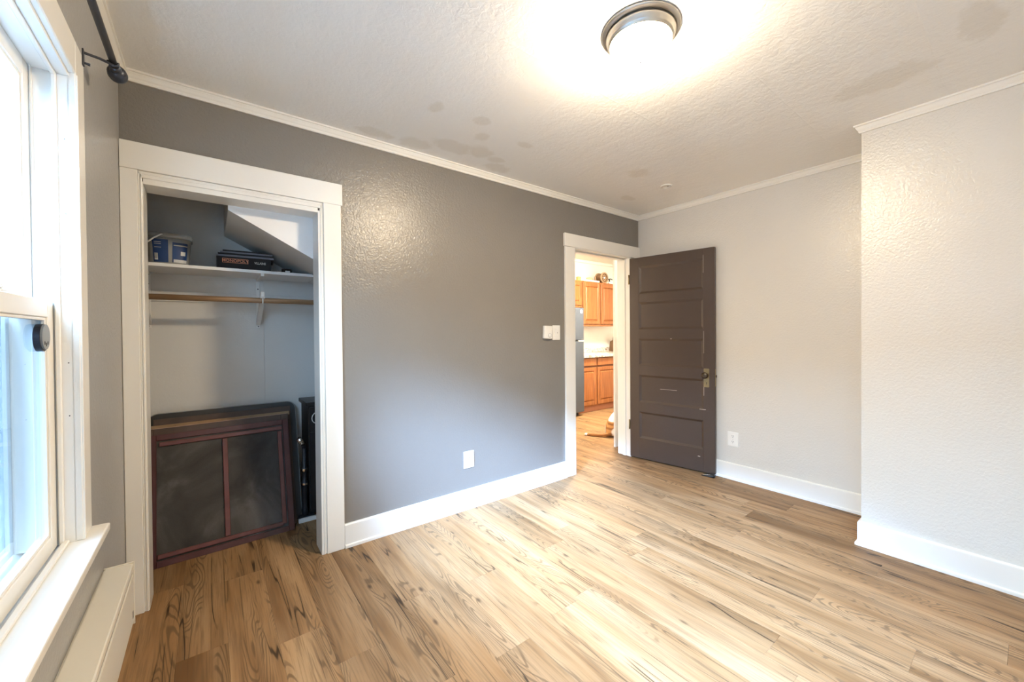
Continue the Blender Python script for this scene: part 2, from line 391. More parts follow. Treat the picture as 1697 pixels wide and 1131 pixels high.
# ------------------------------------------------------------------ walls, ceiling
def wall_back():
    bm = B(); z1 = ZC+.12
    for lo, hi in (((XL-.12, 0), (CO0-.01, z1)), ((CO0-.01, COZ+.01), (CO1+.01, z1)), ((CO1+.01, 0), (DO0-.01, z1)), ((DO0-.01, DOZ+.01), (DO1+.01, z1)), ((DO1+.01, 0), (XB+.11, z1))):
        box(bm, (lo[0], YA, lo[1]), (hi[0], YA2, hi[1]))
    o = obj('wall_back', bm, M['dark_wall'], extra=(M['kitchen_wall'],))
    for f in o.data.polygons:
        if f.normal.y > -.5: f.material_index = 1
    return st(o, 'dark grey painted wall with the closet opening and the doorway', 'wall')
wall_back()
bm = B()
for lo, hi in (((YF-.1, 0), (WY0-WS-.02, ZC+.12)), ((WY1-WS+.02, 0), (WY0-.02, ZC+.12)), ((WY0-WS-.02, 0), (WY1-WS+.02, WZ0-.03)), ((WY0-WS-.02, WZ1+.02), (WY1-WS+.02, ZC+.12)), ((WY0-.02, 0), (WY1+.02, WZ0-.03)), ((WY0-.02, WZ1+.02), (WY1+.02, ZC+.12)), ((WY1+.02, 0), (CB+.1, ZC+.12))):
    box(bm, (XL-.16, lo[0], lo[1]), (XL, hi[0], hi[1]))
st(obj('wall_left', bm, M['mid_wall']), 'mid grey wall holding the bright window', 'wall')
st(obj('wall_right', bx((XB, YP-.2, 0), (XB+.11, YA2, ZC+.12)), M['light_wall']), 'light greige wall behind the open brown door', 'wall')
st(obj('wall_right_projection', bx((XP, YF-.1, 0), (XB+.11, YP, ZC+.12)), M['light_wall']), 'light greige wall section standing forward beside the bare corner recess', 'wall')
st(obj('wall_front', bx((XL-.1, YF-.12, 0), (XP, YF, ZC+.12)), M['light_wall']), 'light greige wall behind the viewpoint', 'wall')
st(obj('ceiling', bx((XL-.1, YF-.1, ZC), (XB+.1, YA+.02, ZC+.1)), M['ceil']), 'off-white textured ceiling with scattered beige repair patches', 'ceiling')
# closet shell
bm = B(); box(bm, (XL-.05, CB+.006, 0), (CR+.1, CB+.1, ZC+.1))
cw = st(obj('wall_closet_back', bm, M['closet_wall']), 'pale grey back wall inside the closet', 'wall')
obj('wall_panel', bx((XL, CB-.002, 0), (.309, CB+.008, ZC), .001), M['closet_wall'], cw); obj('wall_panel', bx((.312, CB+.002, 0), (CR, CB+.008, ZC), .001), M['closet_wall'], cw)
obj('ledger_strip', bx((XL, CB-.012, 1.495), (CR, CB-.002, 1.560), .002), M['closet_wall'], cw)
st(obj('wall_closet_right', bx((CR, YA2, 0), (CR+.1, CB, ZC+.1)), M['closet_wall']), 'pale grey side wall inside the closet', 'wall')
st(obj('ceiling_closet', bx((XL, YA2, ZC), (CR, CB, ZC+.1)), M['closet_wall']), 'closet ceiling above the shelf', 'ceiling')
# underside of a staircase boxed into the closet: white face, grey sloping soffit
def soffit():
    bm = B()
    x0, x1, y0, y1 = .0865, CR, YA2+.0, CB-.003
    z = lambda x: 1.950 - .533*(x-x0)
    a = [bm.verts.new(p) for p in ((x0, y0, z(x0)), (x1, y0, z(x1)), (x1, y0, ZC), (x0, y0, ZC))]
    b = [bm.verts.new(p) for p in ((x0, y1, z(x0)), (x1, y1, z(x1)), (x1, y1, ZC), (x0, y1, ZC))]
    bm.faces.new(a); bm.faces.new(b[::-1])
    for i in range(4): bm.faces.new((a[i], b[i], b[(i+1) % 4], a[(i+1) % 4]))
    o = obj('wall_stair_soffit', bm, M['closet_wall'], extra=(M['white_paint'],))
    for f in o.data.polygons:
        if f.normal.y < -.5: f.material_index = 1
    return st(o, 'boxed stair underside with white face and sloping grey soffit in the closet', 'wall')
soffit()

# ------------------------------------------------------------------ swept trims (mitred)
def sweep(path, prof, i, closed=True):
    """segment i of a wall path (room on the right hand side); prof = (distance from wall, height)"""
    n = len(path)
    def nrm(a, b):
        d = (Vector(b)-Vector(a)).normalized(); return Vector((d.y, -d.x))
    def off(k):
        p = Vector(path[k % n])
        e0 = nrm(path[(k-1) % n], path[k % n]); e1 = nrm(path[k % n], path[(k+1) % n])
        m = (e0+e1); return p, m/(1+e0.dot(e1))
    bm = B(); rings = []
    for k in (i, i+1):
        p, m = off(k); rings.append([bm.verts.new((p.x+m.x*d, p.y+m.y*d, z)) for d, z in prof])
    for q in range(len(prof)): bm.faces.new((rings[0][q], rings[1][q], rings[1][(q+1) % len(prof)], rings[0][(q+1) % len(prof)]))
    bm.faces.new(rings[0]); bm.faces.new(rings[1][::-1]); return bm
ROOM = [(XL, YA), (XB, YA), (XB, YP), (XP, YP), (XP, YF), (XL, YF)]
CROWN = [(0, 2.4335), (.009, 2.4335), (.012, 2.440), (.012, 2.446), (.017, 2.452), (.022, 2.462), (.0245, 2.466), (.0245, 2.469), (.031, 2.472), (.031, 2.481), (0, 2.481)]
names = ['dark grey wall', 'greige wall behind the door', 'short return of the projecting wall', 'projecting greige wall', 'wall behind the viewpoint', 'window wall']
for i in range(6):
    st(obj('trim_%d' % (i+1), sweep(ROOM, CROWN, i), M['trim']), 'narrow white crown moulding along the ' + names[i], 'moulding')
BASE = [(0, .140), (.011, .140), (.015, .136), (.016, .130), (.016, .020), (.025, .016), (.026, .012), (.026, 0), (0, 0)]
BASE2 = [(CO1+.125, YA), (DO0-.122, YA)]
def straight(a, b, prof):
    a, b = Vector(a), Vector(b); d = (b-a).normalized(); nn = Vector((d.y, -d.x)); bm = B(); R = []
    for p in (a, b): R.append([bm.verts.new((p.x+nn.x*q, p.y+nn.y*q, z)) for q, z in prof])
    for q in range(len(prof)): bm.faces.new((R[0][q], R[1][q], R[1][(q+1) % len(prof)], R[0][(q+1) % len(prof)]))
    bm.faces.new(R[0]); bm.faces.new(R[1][::-1]); return bm
st(obj('baseboard_back', straight((.626, YA), (2.480, YA), BASE), M['trim']), 'tall white baseboard under the dark grey wall between closet and doorway', 'baseboard')
SUB = [(XL, YA-.03), (XB, YA-.03), (XB, YP), (XP, YP), (XP, YF), (XL, YF)]
for i, n, l in ((1, 'right', 'white baseboard running from the open door into the corner recess'), (2, 'return', 'short white baseboard around the corner of the projecting wall'), (3, 'projection', 'white baseboard along the projecting greige wall'), (4, 'front', 'white baseboard behind the viewpoint'), (5, 'left', 'white baseboard below the wall heater')):
    st(obj('baseboard_' + n, sweep(SUB, BASE, i), M['trim']), l, 'baseboard')

# ------------------------------------------------------------------ closet trim (casing, bead, jambs)
ct = thing('trim_7', (CO0, YA, 0), 'wide white painted casing framing the closet opening', 'casing', None, 'structure')
yf = YA-.020
obj('side_casing', bx((XL+.001, yf, 0), (-.254, YA, 2.034), .002), M['trim'], ct)
obj('side_casing', bx((.528, yf, 0), (.6235, YA, 2.044), .002), M['trim'], ct)
obj('head_casing', bx((XL+.001, yf-.003, 2.034), (.632, YA, 2.158), .002), M['trim'], ct)
for x0, x1, dy in ((-.254, -.246, .013), (-.246, -.2385, .016), (.5195, .528, .013), (.511, .5195, .016)):
    obj('bead', bx((x0, YA-dy, 0), (x1, YA, 2.030 if dy < .015 else 2.020), .0025, 2), M['trim'], ct)
obj('bead', bx((-.254, YA-.013, 2.018), (.528, YA, 2.034), .0025, 2), M['trim'], ct)
obj('bead', bx((-.246, YA-.016, 2.001), (.5195, YA, 2.018), .0025, 2), M['trim'], ct)
obj('side_jamb', bx((CO0-.012, YA-.012, 0), (CO0, YA2+.005, COZ+.012), .001), M['trim'], ct)
obj('side_jamb', bx((CO1, YA-.012, 0), (CO1+.012, YA2+.005, COZ+.012), .001), M['trim'], ct)
obj('head_jamb', bx((CO0, YA-.012, COZ), (CO1, YA2+.005, COZ+.026), .001), M['trim'], ct)
# ------------------------------------------------------------------ doorway trim
dt = thing('trim_8', (DO0, YA, 0), 'cream white casing and jambs around the kitchen doorway', 'casing', None, 'structure')
obj('side_casing', bx((2.482, yf, 0), (DO0, YA, 2.034), .002), M['trim'], dt)
obj('side_casing', bx((3.440, yf+.006, 0), (XB-.001, YA, 2.034), .002), M['trim'], dt)
obj('head_casing', bx((2.472, yf-.003, 2.036), (XB-.001, YA, 2.151), .002), M['trim'], dt)
obj('side_jamb', bx((DO0-.012, YA-.014, 0), (DO0, YA2+.02, DOZ), .001), M['trim'], dt)
obj('side_jamb', bx((DO1, YA-.010, 0), (DO1+.028, YA2+.02, DOZ), .001), M['trim'], dt)
obj('head_jamb', bx((DO0-.012, YA-.014, DOZ), (DO1+.012, YA2+.02, DOZ+.014), .001), M['trim'], dt)
obj('stop', bx((DO0, YA+.045, 0), (DO0+.012, YA+.08, DOZ), .002), M['trim'], dt); obj('stop', bx((DO1-.012, YA+.045, 0), (DO1, YA+.08, DOZ), .002), M['trim'], dt)
obj('stop', bx((DO0+.012, YA+.045, DOZ-.013), (DO1-.012, YA+.08, DOZ), .002), M['trim'], dt)
# ------------------------------------------------------------------ window
w1 = thing('window_1', (XL, WY1, WZ0), 'tall white double-hung window with bright panes', 'window', None, 'structure')
xc = XL+.020
obj('side_casing', bx((XL, WY1, WZ0), (xc, 1.745, 2.118), .003), M['trim'], w1); obj('side_casing', bx((XL, .355, WZ0), (xc, WY0, 2.118), .003), M['trim'], w1)
obj('head_casing', bx((XL, WY0, 2.02), (xc, WY1, 2.118), .003), M['trim'], w1)
obj('casing_bead', bx((xc-.004, WY1+.002, WZ0), (xc+.003, WY1+.014, 2.02), .0015), M['trim'], w1)
for a, b in ((WY1, WY1+.02), (WY0-.02, WY0)): obj('side_jamb', bx((XL-.16, a, WZ0), (XL+.006, b, WZ1), .001), M['vinyl'], w1)
obj('head_jamb', bx((XL-.16, WY0-.02, WZ1), (XL+.006, WY1+.02, WZ1+.02), .001), M['vinyl'], w1)
for a, b in ((WY1-.010, WY1), (WY0, WY0+.010)): obj('interior_stop', bx((-.341, a, WZ0), (-.331, b, WZ1), .002), M['vinyl'], w1); obj('parting_stop', bx((-.379, a, WZ0), (-.376, b, WZ1)), M['vinyl'], w1)
obj('interior_stop', bx((-.341, WY0, WZ1-.010), (-.331, WY1, WZ1), .002), M['vinyl'], w1)
obj('stool', bx((-.345, .33, .666), (-.256, 1.757, .690), .004, 2), M['trim'], w1)
obj('sill', bx((-.50, WY0-.02, .64), (-.345, WY1+.02, .684), .002), M['trim'], w1)
obj('sill_bead', bx((-.336, WY0, .690), (-.322, WY1, .699), .002), M['trim'], w1)
def sash(x0, x1, z0, z1, rb, rt, sw=.045):
    bm = B(); y0, y1 = WY0+.004, WY1-.004
    prof = [(x0, 0)]
    for a, b, c, d in ((y0, y0+sw, z0, z1), (y1-sw, y1, z0, z1), (y0+sw, y1-sw, z0, z0+rb), (y0+sw, y1-sw, z1-rt, z1)): box(bm, (x0, a, c), (x1, b, d), .002)
    s = obj('sash', bm, M['vinyl'], w1); xm = (x0+x1)/2
    obj('pane', bx((xm-.002, y0+sw-.004, z0+rb-.004), (xm+.002, y1-sw+.004, z1-rt+.004)), M['glass'], s)
    bm = B(); g = .008
    for a, b, c, d in ((y0+sw, y0+sw+g, z0+rb, z1-rt), (y1-sw-g, y1-sw, z0+rb, z1-rt), (y0+sw+g, y1-sw-g, z0+rb, z0+rb+g), (y0+sw+g, y1-sw-g, z1-rt-g, z1-rt)): box(bm, (x1-.012, a, c), (x1-.004, b, d), .001)
    obj('glazing_bead', bm, M['vinyl'], s); return s
s1 = sash(-.375, -.345, .690, 1.372, .045, .046); s2 = sash(-.411, -.381, 1.325, 2.008, .045, .045)
bm = B()
for a, b, c, d in ((WY0, WY0+.02, .69, 1.37), (WY1-.02, WY1, .69, 1.37), (WY0+.02, WY1-.02, .69, .71), (WY0+.02, WY1-.02, 1.35, 1.37)): box(bm, (-.440, a, c), (-.425, b, d), .001)
isc = obj('insect_screen', bm, M['vinyl'], w1); obj('screen_cloth', bx((-.434, WY0+.018, .708), (-.433, WY1-.018, 1.352)), M['screen'], isc)
bm = B(); box(bm, (-.372, 1.30, 1.372), (-.350, 1.36, 1.380), .003); lathe(bm, [(0, 1.390), (.010, 1.390), (.012, 1.380)], (-.361, 1.33, 0)); box(bm, (-.366, 1.30, 1.384), (-.356, 1.335, 1.390), .002)
obj('sash_lock', bm, M['vinyl'], w1)
w2 = w1.copy(); COL.objects.link(w2); w2.name = 'window_2'; w2.location.y -= WS; w2['label'] = 'unseen second double-hung window added behind the viewpoint to spread daylight on the floor'  # unseen copy, added so the daylight patch reaches further across the floor
for ch in list(w1.children):
    c2 = ch.copy(); COL.objects.link(c2); c2.parent = w2
    for g2 in ch.children:
        d2 = g2.copy(); COL.objects.link(d2); d2.parent = c2
for z in (1.05, 1.20, 1.62, 1.83): obj('nail_hole', lathe(B(), [(0, -.0004), (.0016, -.0003), (.0016, 0)], (-.318, WY1, z), 'y', 8), M['slot'], w1)
# round alarm on the lower pane
al = thing('window_alarm', (-.352, 1.578, 1.27), 'small round dark grey alarm disc stuck on the lower window pane', 'alarm')
AX = Vector((1, 0, 0))
def disc_x(x0, x1, y, z, ry, rz, n=28, bev=.003):
    bm = B(); prism(bm, [(y+ry*math.cos(2*math.pi*k/n), z+rz*math.sin(2*math.pi*k/n)) for k in range(n)], 'x', x0, x1)
    return bm
obj('body', disc_x(-.358, -.346, 1.572, 1.272, .036, .036), M['black_metal'], al); obj('face', disc_x(-.346, -.342, 1.572, 1.274, .032, .033), plain('alarm_grey', (.22, .24, .26), .4), al)
obj('bracket', bx((-.358, 1.600, 1.262), (-.345, 1.611, 1.285), .002), M['black_metal'], al)
for dy, dz in ((-.012, -.016), (0, -.020), (.012, -.016)): obj('speaker_hole', disc_x(-.3425, -.3415, 1.572+dy, 1.274+dz, .0035, .005, 10), M['slot'], al)
# ------------------------------------------------------------------ outside the window
nh = thing('neighbour_house', (-3.7, 4, -1.3), 'slate grey neighbouring house wall seen through the window', 'house')
obj('house_wall', bx((-6.7, -9, -.92), (-3.7, 22, 2.0)), M['siding'], nh); obj('foundation', bx((-6.68, -8.98, -1.3), (-3.72, 21.98, -.92)), M['siding_blue'], nh)
obj('water_table', bx((-3.7, -9, -.96), (-3.64, 22, -.86), .006), M['vinyl'], nh)
bm = B(); prism(bm, [(-7.1, 1.98), (-3.4, 1.98), (-5.2, 3.0)], 'y', -9.3, 22.3); obj('roof', bm, M['roof'], nh)
st(obj('ground_outside', bx((-14, -14, -1.4), (XL-.3, 26, -1.3)), M['ground']), 'dark ground outside the window', 'ground')

# ------------------------------------------------------------------ wall heater
ht = thing('wall_heater', (XL, 1.0, .21), 'long cream enamel convector heater on the wall below the window stool', 'heater')
h0, h1, hx, ex = .21, .435, -.236, 2.020
obj('back_plate', bx((XL+.001, -.9, h0), (XL+.006, ex, h1-.004)), M['heater'], ht)
bm = B(); prism(bm, [(XL+.006, h1), (hx-.003, h1-.003), (hx, h1-.008), (hx, h1-.026), (hx-.004, h1-.026), (hx-.004, h1-.010), (XL+.006, h1-.007)], 'y', -.9, ex-.004); obj('top_cover', bm, M['heater'], ht)
bm = B(); prism(bm, [(hx-.014, h1-.030), (hx-.010, h1-.030), (hx-.010, h1-.050), (hx-.014, h1-.050)], 'y', -.9, ex-.006); obj('damper', bm, plain('heater_slot_shade', (.42, .37, .29), .6), ht)
bm = B(); prism(bm, [(hx-.004, h1-.044), (hx, h1-.046), (hx, h0+.012), (hx-.012, h0), (hx-.016, h0+.004), (hx-.004, h0+.016)], 'y', -.9, ex-.004); obj('front_panel', bm, M['heater'], ht)
obj('element', bx((XL+.01, -.4, h0+.05), (hx-.016, ex-.15, h0+.12)), M['nickel'], ht)
obj('end_cap', bx((XL+.001, ex-.004, h0-.004), (hx+.003, ex, h1+.003), .001), M['heater'], ht); obj('end_cap', bx((XL+.001, -.904, h0-.004), (hx+.003, -.9, h1+.003), .001), M['heater'], ht)
obj('latch_slot', bx((hx-.001, ex-.032, h0+.03), (hx+.0006, ex-.02, h0+.055)), M['slot'], ht)

# ------------------------------------------------------------------ curtain rod
cr = thing('curtain_rod', (-.236, 1.0, 2.158), 'dark curtain rod with flared finial mounted over the window casing', 'curtain rod')
rz, rx = 2.156, -.236
obj('rod', tube(B(), [(rx, -1.0, rz), (rx, 1.835, rz)], .0095, 16), M['rod_metal'], cr, True)
obj('collar', lathe(B(), [(0, 1.815), (.013, 1.815), (.0145, 1.818), (.0145, 1.834), (.012, 1.838), (0, 1.838)], (rx, 0, rz), 'y', 20), M['rod_metal'], cr, True)
obj('finial', lathe(B(), [(0, 1.836), (.012, 1.837), (.020, 1.842), (.0245, 1.853), (.0235, 1.862), (.026, 1.868), (.024, 1.880), (.015, 1.889), (0, 1.892)], (rx, 0, rz), 'y', 24), M['rod_metal'], cr, True)
bk = obj('bracket', bx((xc, 1.722, 2.088), (xc+.004, 1.736, 2.138), .001), M['rod_metal'], cr)
obj('bracket_arm', tube(B(), [(xc+.002, 1.729, 2.128), (-.262, 1.755, 2.137), (rx, 1.790, 2.146)], .0042, 8), M['rod_metal'], bk)
obj('screw', tube(B(), [(xc+.002, 1.729, 2.098), (xc+.016, 1.732, 2.097)], [.003, .0045], 8), M['rod_metal'], bk)
obj('cradle', tube(B(), [(rx+.0125*math.cos(a), 1.79, rz+.0125*math.sin(a)) for a in [math.radians(d) for d in range(180, 361, 20)]], .003, 6), M['rod_metal'], bk)

# ------------------------------------------------------------------ ceiling lamp + detector
lc = (1.387, .953)
lamp = thing('ceiling_lamp', (*lc, ZC), 'lit flush-mount ceiling lamp with brushed metal ring and white glass dome', 'lamp')
obj('canopy_ring', lathe(B(), [(0, 0), (.151, 0), (.153, -.004), (.150, -.010), (.138, -.013), (.135, -.013), (.134, -.008), (.131, -.008), (.131, -.016), (.134, -.018), (.134, -.024), (.130, -.030), (.128, -.040), (.125, -.046), (.122, -.048), (.121, -.052), (.117, -.052), (.116, -.046), (0, -.046)], (*lc, ZC), 'z', 96), M['nickel'], lamp, True)
obj('glass_dome', lathe(B(), [(.117, -.048), (.117, -.058), (.110, -.076), (.094, -.092), (.070, -.104), (.042, -.111), (.0, -.114)], (*lc, ZC), 'z', 64), M['lampglass'], lamp, True)
obj('finial', lathe(B(), [(0, -.112), (.010, -.113), (.009, -.120), (.006, -.124), (0, -.125)], (*lc, ZC), 'z', 20), M['plastic'], lamp, True)
dc = (3.010, 1.828)
det = thing('ceiling_speaker_disc', (*dc, ZC), 'small round white recessed fitting on the ceiling near the corner', 'ceiling fitting')
obj('trim_ring', lathe(B(), [(.030, -.002), (.034, -.008), (.044, -.008), (.049, -.003), (.049, 0), (.030, 0)], (*dc, ZC), 'z', 36), M['plastic'], det, True)
obj('baffle', lathe(B(), [(0, -.001), (.032, -.002), (.032, 0), (0, 0)], (*dc, ZC), 'z', 30), M['ceil'], det)
obj('nozzle', lathe(B(), [(0, -.006), (.006, -.005), (.008, -.001)], (dc[0]+.01, dc[1]-.008, ZC), 'z', 14), M['nickel'], det, True)

# ------------------------------------------------------------------ open panel door
H = Vector((3.400, 2.462)); E_ = Vector((3.522, 1.672)); ang = math.atan2(E_.y-H.y, E_.x-H.x)
dr = thing('door_1', (H.x, H.y, 0), 'open dark brown five-panel wooden door leaning back towards the greige wall', 'door', None, 'structure', rotz=ang)
# local: x along the leaf, visible face at y=0 (faces -y local after rotation?), thickness towards +y
sgn = 1
nx = Vector((math.cos(ang+math.pi/2), math.sin(ang+math.pi/2)))
if nx.x < 0: sgn = -1                         # thickness must go towards the greige wall (+x world)
T = .038*sgn; u0, u1, d0, d1 = -.014, .790, .012, 2.019
PZ = [(1.660, 1.925), (1.305, 1.567), (.947, 1.206), (.577, .845), (.218, .476)]; pu0, pu1 = .087, .692
def dbox(a, b, bev=.0): return bx(a, b, bev)
obj('stile', dbox((u0, 0, d0), (pu0, T, d1), .0025), M['door'], dr, local=True); obj('stile', dbox((pu1, 0, d0), (u1, T, d1), .0025), M['door'], dr, local=True)
zs = [d0] + [z for p in sorted(PZ) for z in p] + [d1]
for a, b in zip(zs[0::2], zs[1::2]): obj('rail', dbox((pu0-.002, .0004*sgn, a), (pu1+.002, T-.0004*sgn, b), .0025), M['door'], dr, local=True)
for a, b in PZ:
    bm = B(); box(bm, (pu0-.004, .014*sgn, a-.004), (pu1+.004, T-.014*sgn, b+.004))
    pn = obj('panel', bm, M['door'], dr, local=True)
    bm = B(); m_ = .034
    # raised sticking: sloped frame around each panel
    o_ = [(pu0, a), (pu1, a), (pu1, b), (pu0, b)]; i_ = [(pu0+m_*.55, a+m_*.55), (pu1-m_*.55, a+m_*.55), (pu1-m_*.55, b-m_*.55), (pu0+m_*.55, b-m_*.55)]
    O = [bm.verts.new((x, .003*sgn, z)) for x, z in o_]; I = [bm.verts.new((x, .0145*sgn, z)) for x, z in i_]; K = [bm.verts.new((x, .0145*sgn, z)) for x, z in o_]
    for q in range(4):
        r = (q+1) % 4; bm.faces.new((O[q], O[r], I[r], I[q])); bm.faces.new((O[q], K[q], K[r], O[r])); bm.faces.new((I[q], I[r], K[r], K[q]))
    obj('moulding', bm, M['door'], pn, local=True)
bm = B(); prism(bm, [(x+.698, z+.779) for x, z in rrect(.046, .166, .006)], 'y', -.002*sgn, .003*sgn); es = obj('escutcheon', bm, M['brass'], dr, local=True)
bm = B(); box(bm, (.7205, -.0026*sgn, .800), (.7235, .0004*sgn, .815)); lathe(bm, [(0, -.0026*sgn), (.0042, -.0026*sgn), (.0042, 0), (0, 0)], (.722, 0, .818), 'y', 12); obj('keyhole', bm, M['slot'], es, local=True)
obj('knob_rose', lathe(B(), [(0, 0), (.017, 0), (.017, -.006*sgn), (.010, -.010*sgn), (.010, -.030*sgn), (0, -.030*sgn)], (.721, 0, .888), 'y', 20), M['brass'], es, True, True)
obj('knob', lathe(B(), [(.009, -.026*sgn), (.022, -.032*sgn), (.0285, -.044*sgn), (.027, -.054*sgn), (.018, -.060*sgn), (0, -.062*sgn)], (.721, 0, .888), 'y', 28), M['brass_dark'], es, True, True)
lp = obj('latch_plate', bx((u1-.001, .008*sgn, .79), (u1+.0015, .028*sgn, .945), .0005), M['brass'], dr, local=True); obj('latch_bolt', bx((u1, .013*sgn, .868), (u1+.010, .024*sgn, .890), .002), M['brass_dark'], lp, local=True)
for z in (1.810, .336):
    hg = obj('hinge', bx((-.030, .004*sgn, z-.045), (-.0145, .012*sgn, z+.045), .001), M['brass'], dr, local=True)
    obj('pin', tube(B(), [(-.022, 0, z-.048), (-.022, 0, z+.048)], .006, 12), M['brass'], hg, True, True)
chip_highlights = paint('chip_highlight_paint', (.55, .48, .42), .6)  # bare chips, plus highlight lines painted in as pale strips
for u, z, w_, h_ in ((.30, .722, .16, .0028), (.66, .5745, .055, .004), (.697, .70, .003, .16), (.697, 1.08, .002, .20), (.645, .145, .02, .007), (.695, 1.80, .002, .16), (.40, 1.2065, .012, .005)):
    bm = B(); box(bm, (u, -.0006*sgn, z), (u+w_, .0004*sgn, z+h_))
    obj('chip_highlight', bm, chip_highlights, dr, local=True)
ds = thing('door_stop', (3.50, 1.71, 0), 'black rubber door stop on the floor under the door corner', 'door stop', rotz=ang)
bm = B(); prism(bm, [(.690, .0), (.80, .0), (.806, .010), (.79, .030), (.745, .020), (.70, .007)], 'y', -.036*sgn, .012*sgn)
bmesh.ops.translate(bm, verts=bm.verts, vec=(-.76, -.012, 0)); bmesh.ops.bevel(bm, geom=bm.edges[:], offset=.003, segments=2, affect='EDGES'); obj('wedge', bm, M['black_vinyl'], ds, True, True)
bm = B(); tube(bm, [(-.055, -.045*sgn-.005, .012), (-.02, -.045*sgn-.004, .0185), (.01, -.04*sgn-.004, .026)], .003, 8); obj('metal_clip', bm, M['chrome'], ds, True, True)

# ------------------------------------------------------------------ switches and sockets
def slots(bm, f): pass
sw = thing('light_switch', (2.379, YA, 1.275), 'flat white rocker light switch plate beside the door casing', 'switch')
obj('plate', bx((2.335, YA-.006, 1.212), (2.424, YA, 1.339), .003, 2), M['plastic'], sw)
obj('rocker', bx((2.360, YA-.010, 1.240), (2.399, YA-.004, 1.311), .002), M['plastic'], sw)
obj('indicator', bx((2.386, YA-.0112, 1.268), (2.390, YA-.0095, 1.280)), M['grey_trim'], sw)
for z in (1.226, 1.325): obj('screw', lathe(B(), [(0, -.0072), (.0028, -.007), (.003, -.006)], (2.379, YA, z), 'y', 10), M['plastic'], sw, True)
dm = thing('wall_remote', (2.265, YA, 1.28), 'white box-shaped wall control with round button next to the light switch', 'wall control')
bm = bx((2.221, YA-.030, 1.226), (2.309, YA-.004, 1.334), .004, 2); bmesh.ops.rotate(bm, verts=bm.verts, cent=(2.265, YA, 1.28), matrix=Matrix.Rotation(math.radians(2.5), 3, 'Y')); obj('body', bm, M['plastic'], dm)
obj('back_plate', bx((2.232, YA-.005, 1.232), (2.302, YA, 1.326), .001), M['plastic'], dm)
bm = lathe(B(), [(.0, -.034), (.014, -.0335), (.016, -.030), (.016, -.026)], (2.280, YA, 1.252), 'y', 24); obj('button', bm, M['plastic'], dm, True)
obj('button_ring', lathe(B(), [(.016, -.0315), (.018, -.0315), (.018, -.029), (.016, -.029)], (2.280, YA, 1.252), 'y', 24), M['grey_trim'], dm)
def outlet(name, label, axis, p):
    """axis 'y': on the dark wall, 'x': on the right wall"""
    r = thing(name, p, label, 'socket', 'white duplex wall sockets', rotz=0 if axis == 'y' else -math.pi/2)
    obj('plate', bx((-.044, -.006, -.062), (.044, 0, .062), .004, 2), M['plastic'], r, local=True)
    for dz in (.024, -.024):
        bm = B(); prism(bm, [(x-.017, z-.0145+dz) for x, z in rrect(.034, .029, .010)], 'y', -.0085, -.004); rc = obj('receptacle', bm, M['plastic'], r, local=True)
        bm = B(); box(bm, (-.0075, -.0092, dz+.001), (-.0050, -.008, dz+.010)); obj('slot', bm, M['slot'], rc, local=True)
        bm = B(); box(bm, (.0050, -.0092, dz+.001), (.0075, -.008, dz+.009)); obj('slot', bm, M['slot'], rc, local=True)
        obj('ground_hole', lathe(B(), [(0, -.0092), (.003, -.0092), (.003, -.008)], (0, 0, dz-.007), 'y', 10), M['slot'], rc, local=True)
    obj('screw', lathe(B(), [(0, -.0075), (.003, -.007), (.003, -.006)], (0, 0, 0), 'y', 10), M['nickel'], r, True, True)
outlet('wall_socket', 'white duplex socket low on the dark grey wall', 'y', (1.493, YA, .354))
outlet('wall_socket', 'white duplex socket on the greige wall beside the open door', 'x', (XB, 1.551, .347))

# ------------------------------------------------------------------ closet: shelf, rod, bracket
bm = B(); prism(bm, [(XL+.001, 1.672), (.594, 1.672), (.562, 1.690), (XL+.001, 1.690)], 'y', 3.0, CB-.003)
tag(obj('closet_shelf', bm, M['white_paint']), 'white painted shelf spanning the upper part of the closet', 'shelf')
hr = thing('clothes_rail', (0, 3.03, 1.50), 'round wooden hanging rail under the closet shelf', 'clothes rail')
obj('dowel', tube(B(), [(XL+.002, 3.03, 1.499), (CR-.003, 3.03, 1.499)], .0172, 20), M['dowel'], hr, True)
def rail_bracket(x, label):
    r = thing('rail_bracket', (x, CB-.012, 1.34), label, 'bracket', 'white metal rail brackets')
    obj('wall_plate', bx((x-.011, CB-.016, 1.325), (x+.011, CB-.0125, 1.668), .001), M['plastic'], r)
    obj('top_arm', bx((x-.009, 3.005, 1.655), (x+.009, CB-.012, 1.671), .001), M['plastic'], r)
    bm = B(); prism(bm, [(CB-.018, 1.345), (CB-.018, 1.375), (3.030, 1.530), (3.012, 1.530), (3.012, 1.515)], 'x', x-.013, x+.013); obj('brace', bm, M['plastic'], r)
    obj('hook', tube(B(), [(x, 3.03+.0215*math.cos(a), 1.499+.0215*math.sin(a)) for a in [math.radians(d) for d in range(150, 400, 25)]], .004, 8), M['plastic'], r, True)
    obj('clip', bx((x-.011, 3.004, 1.520), (x+.011, 3.026, 1.556), .003), M['plastic'], r)
    for z in (1.336, 1.60): obj('screw', lathe(B(), [(0, -.0185), (.0035, -.0182), (.004, -.016)], (x, CB, z), 'y', 10), M['slot'], r)
rail_bracket(.275, 'white metal shelf bracket holding the middle of the wooden rail')
rail_bracket(-.300, 'white metal shelf bracket at the closet end beside the left casing')

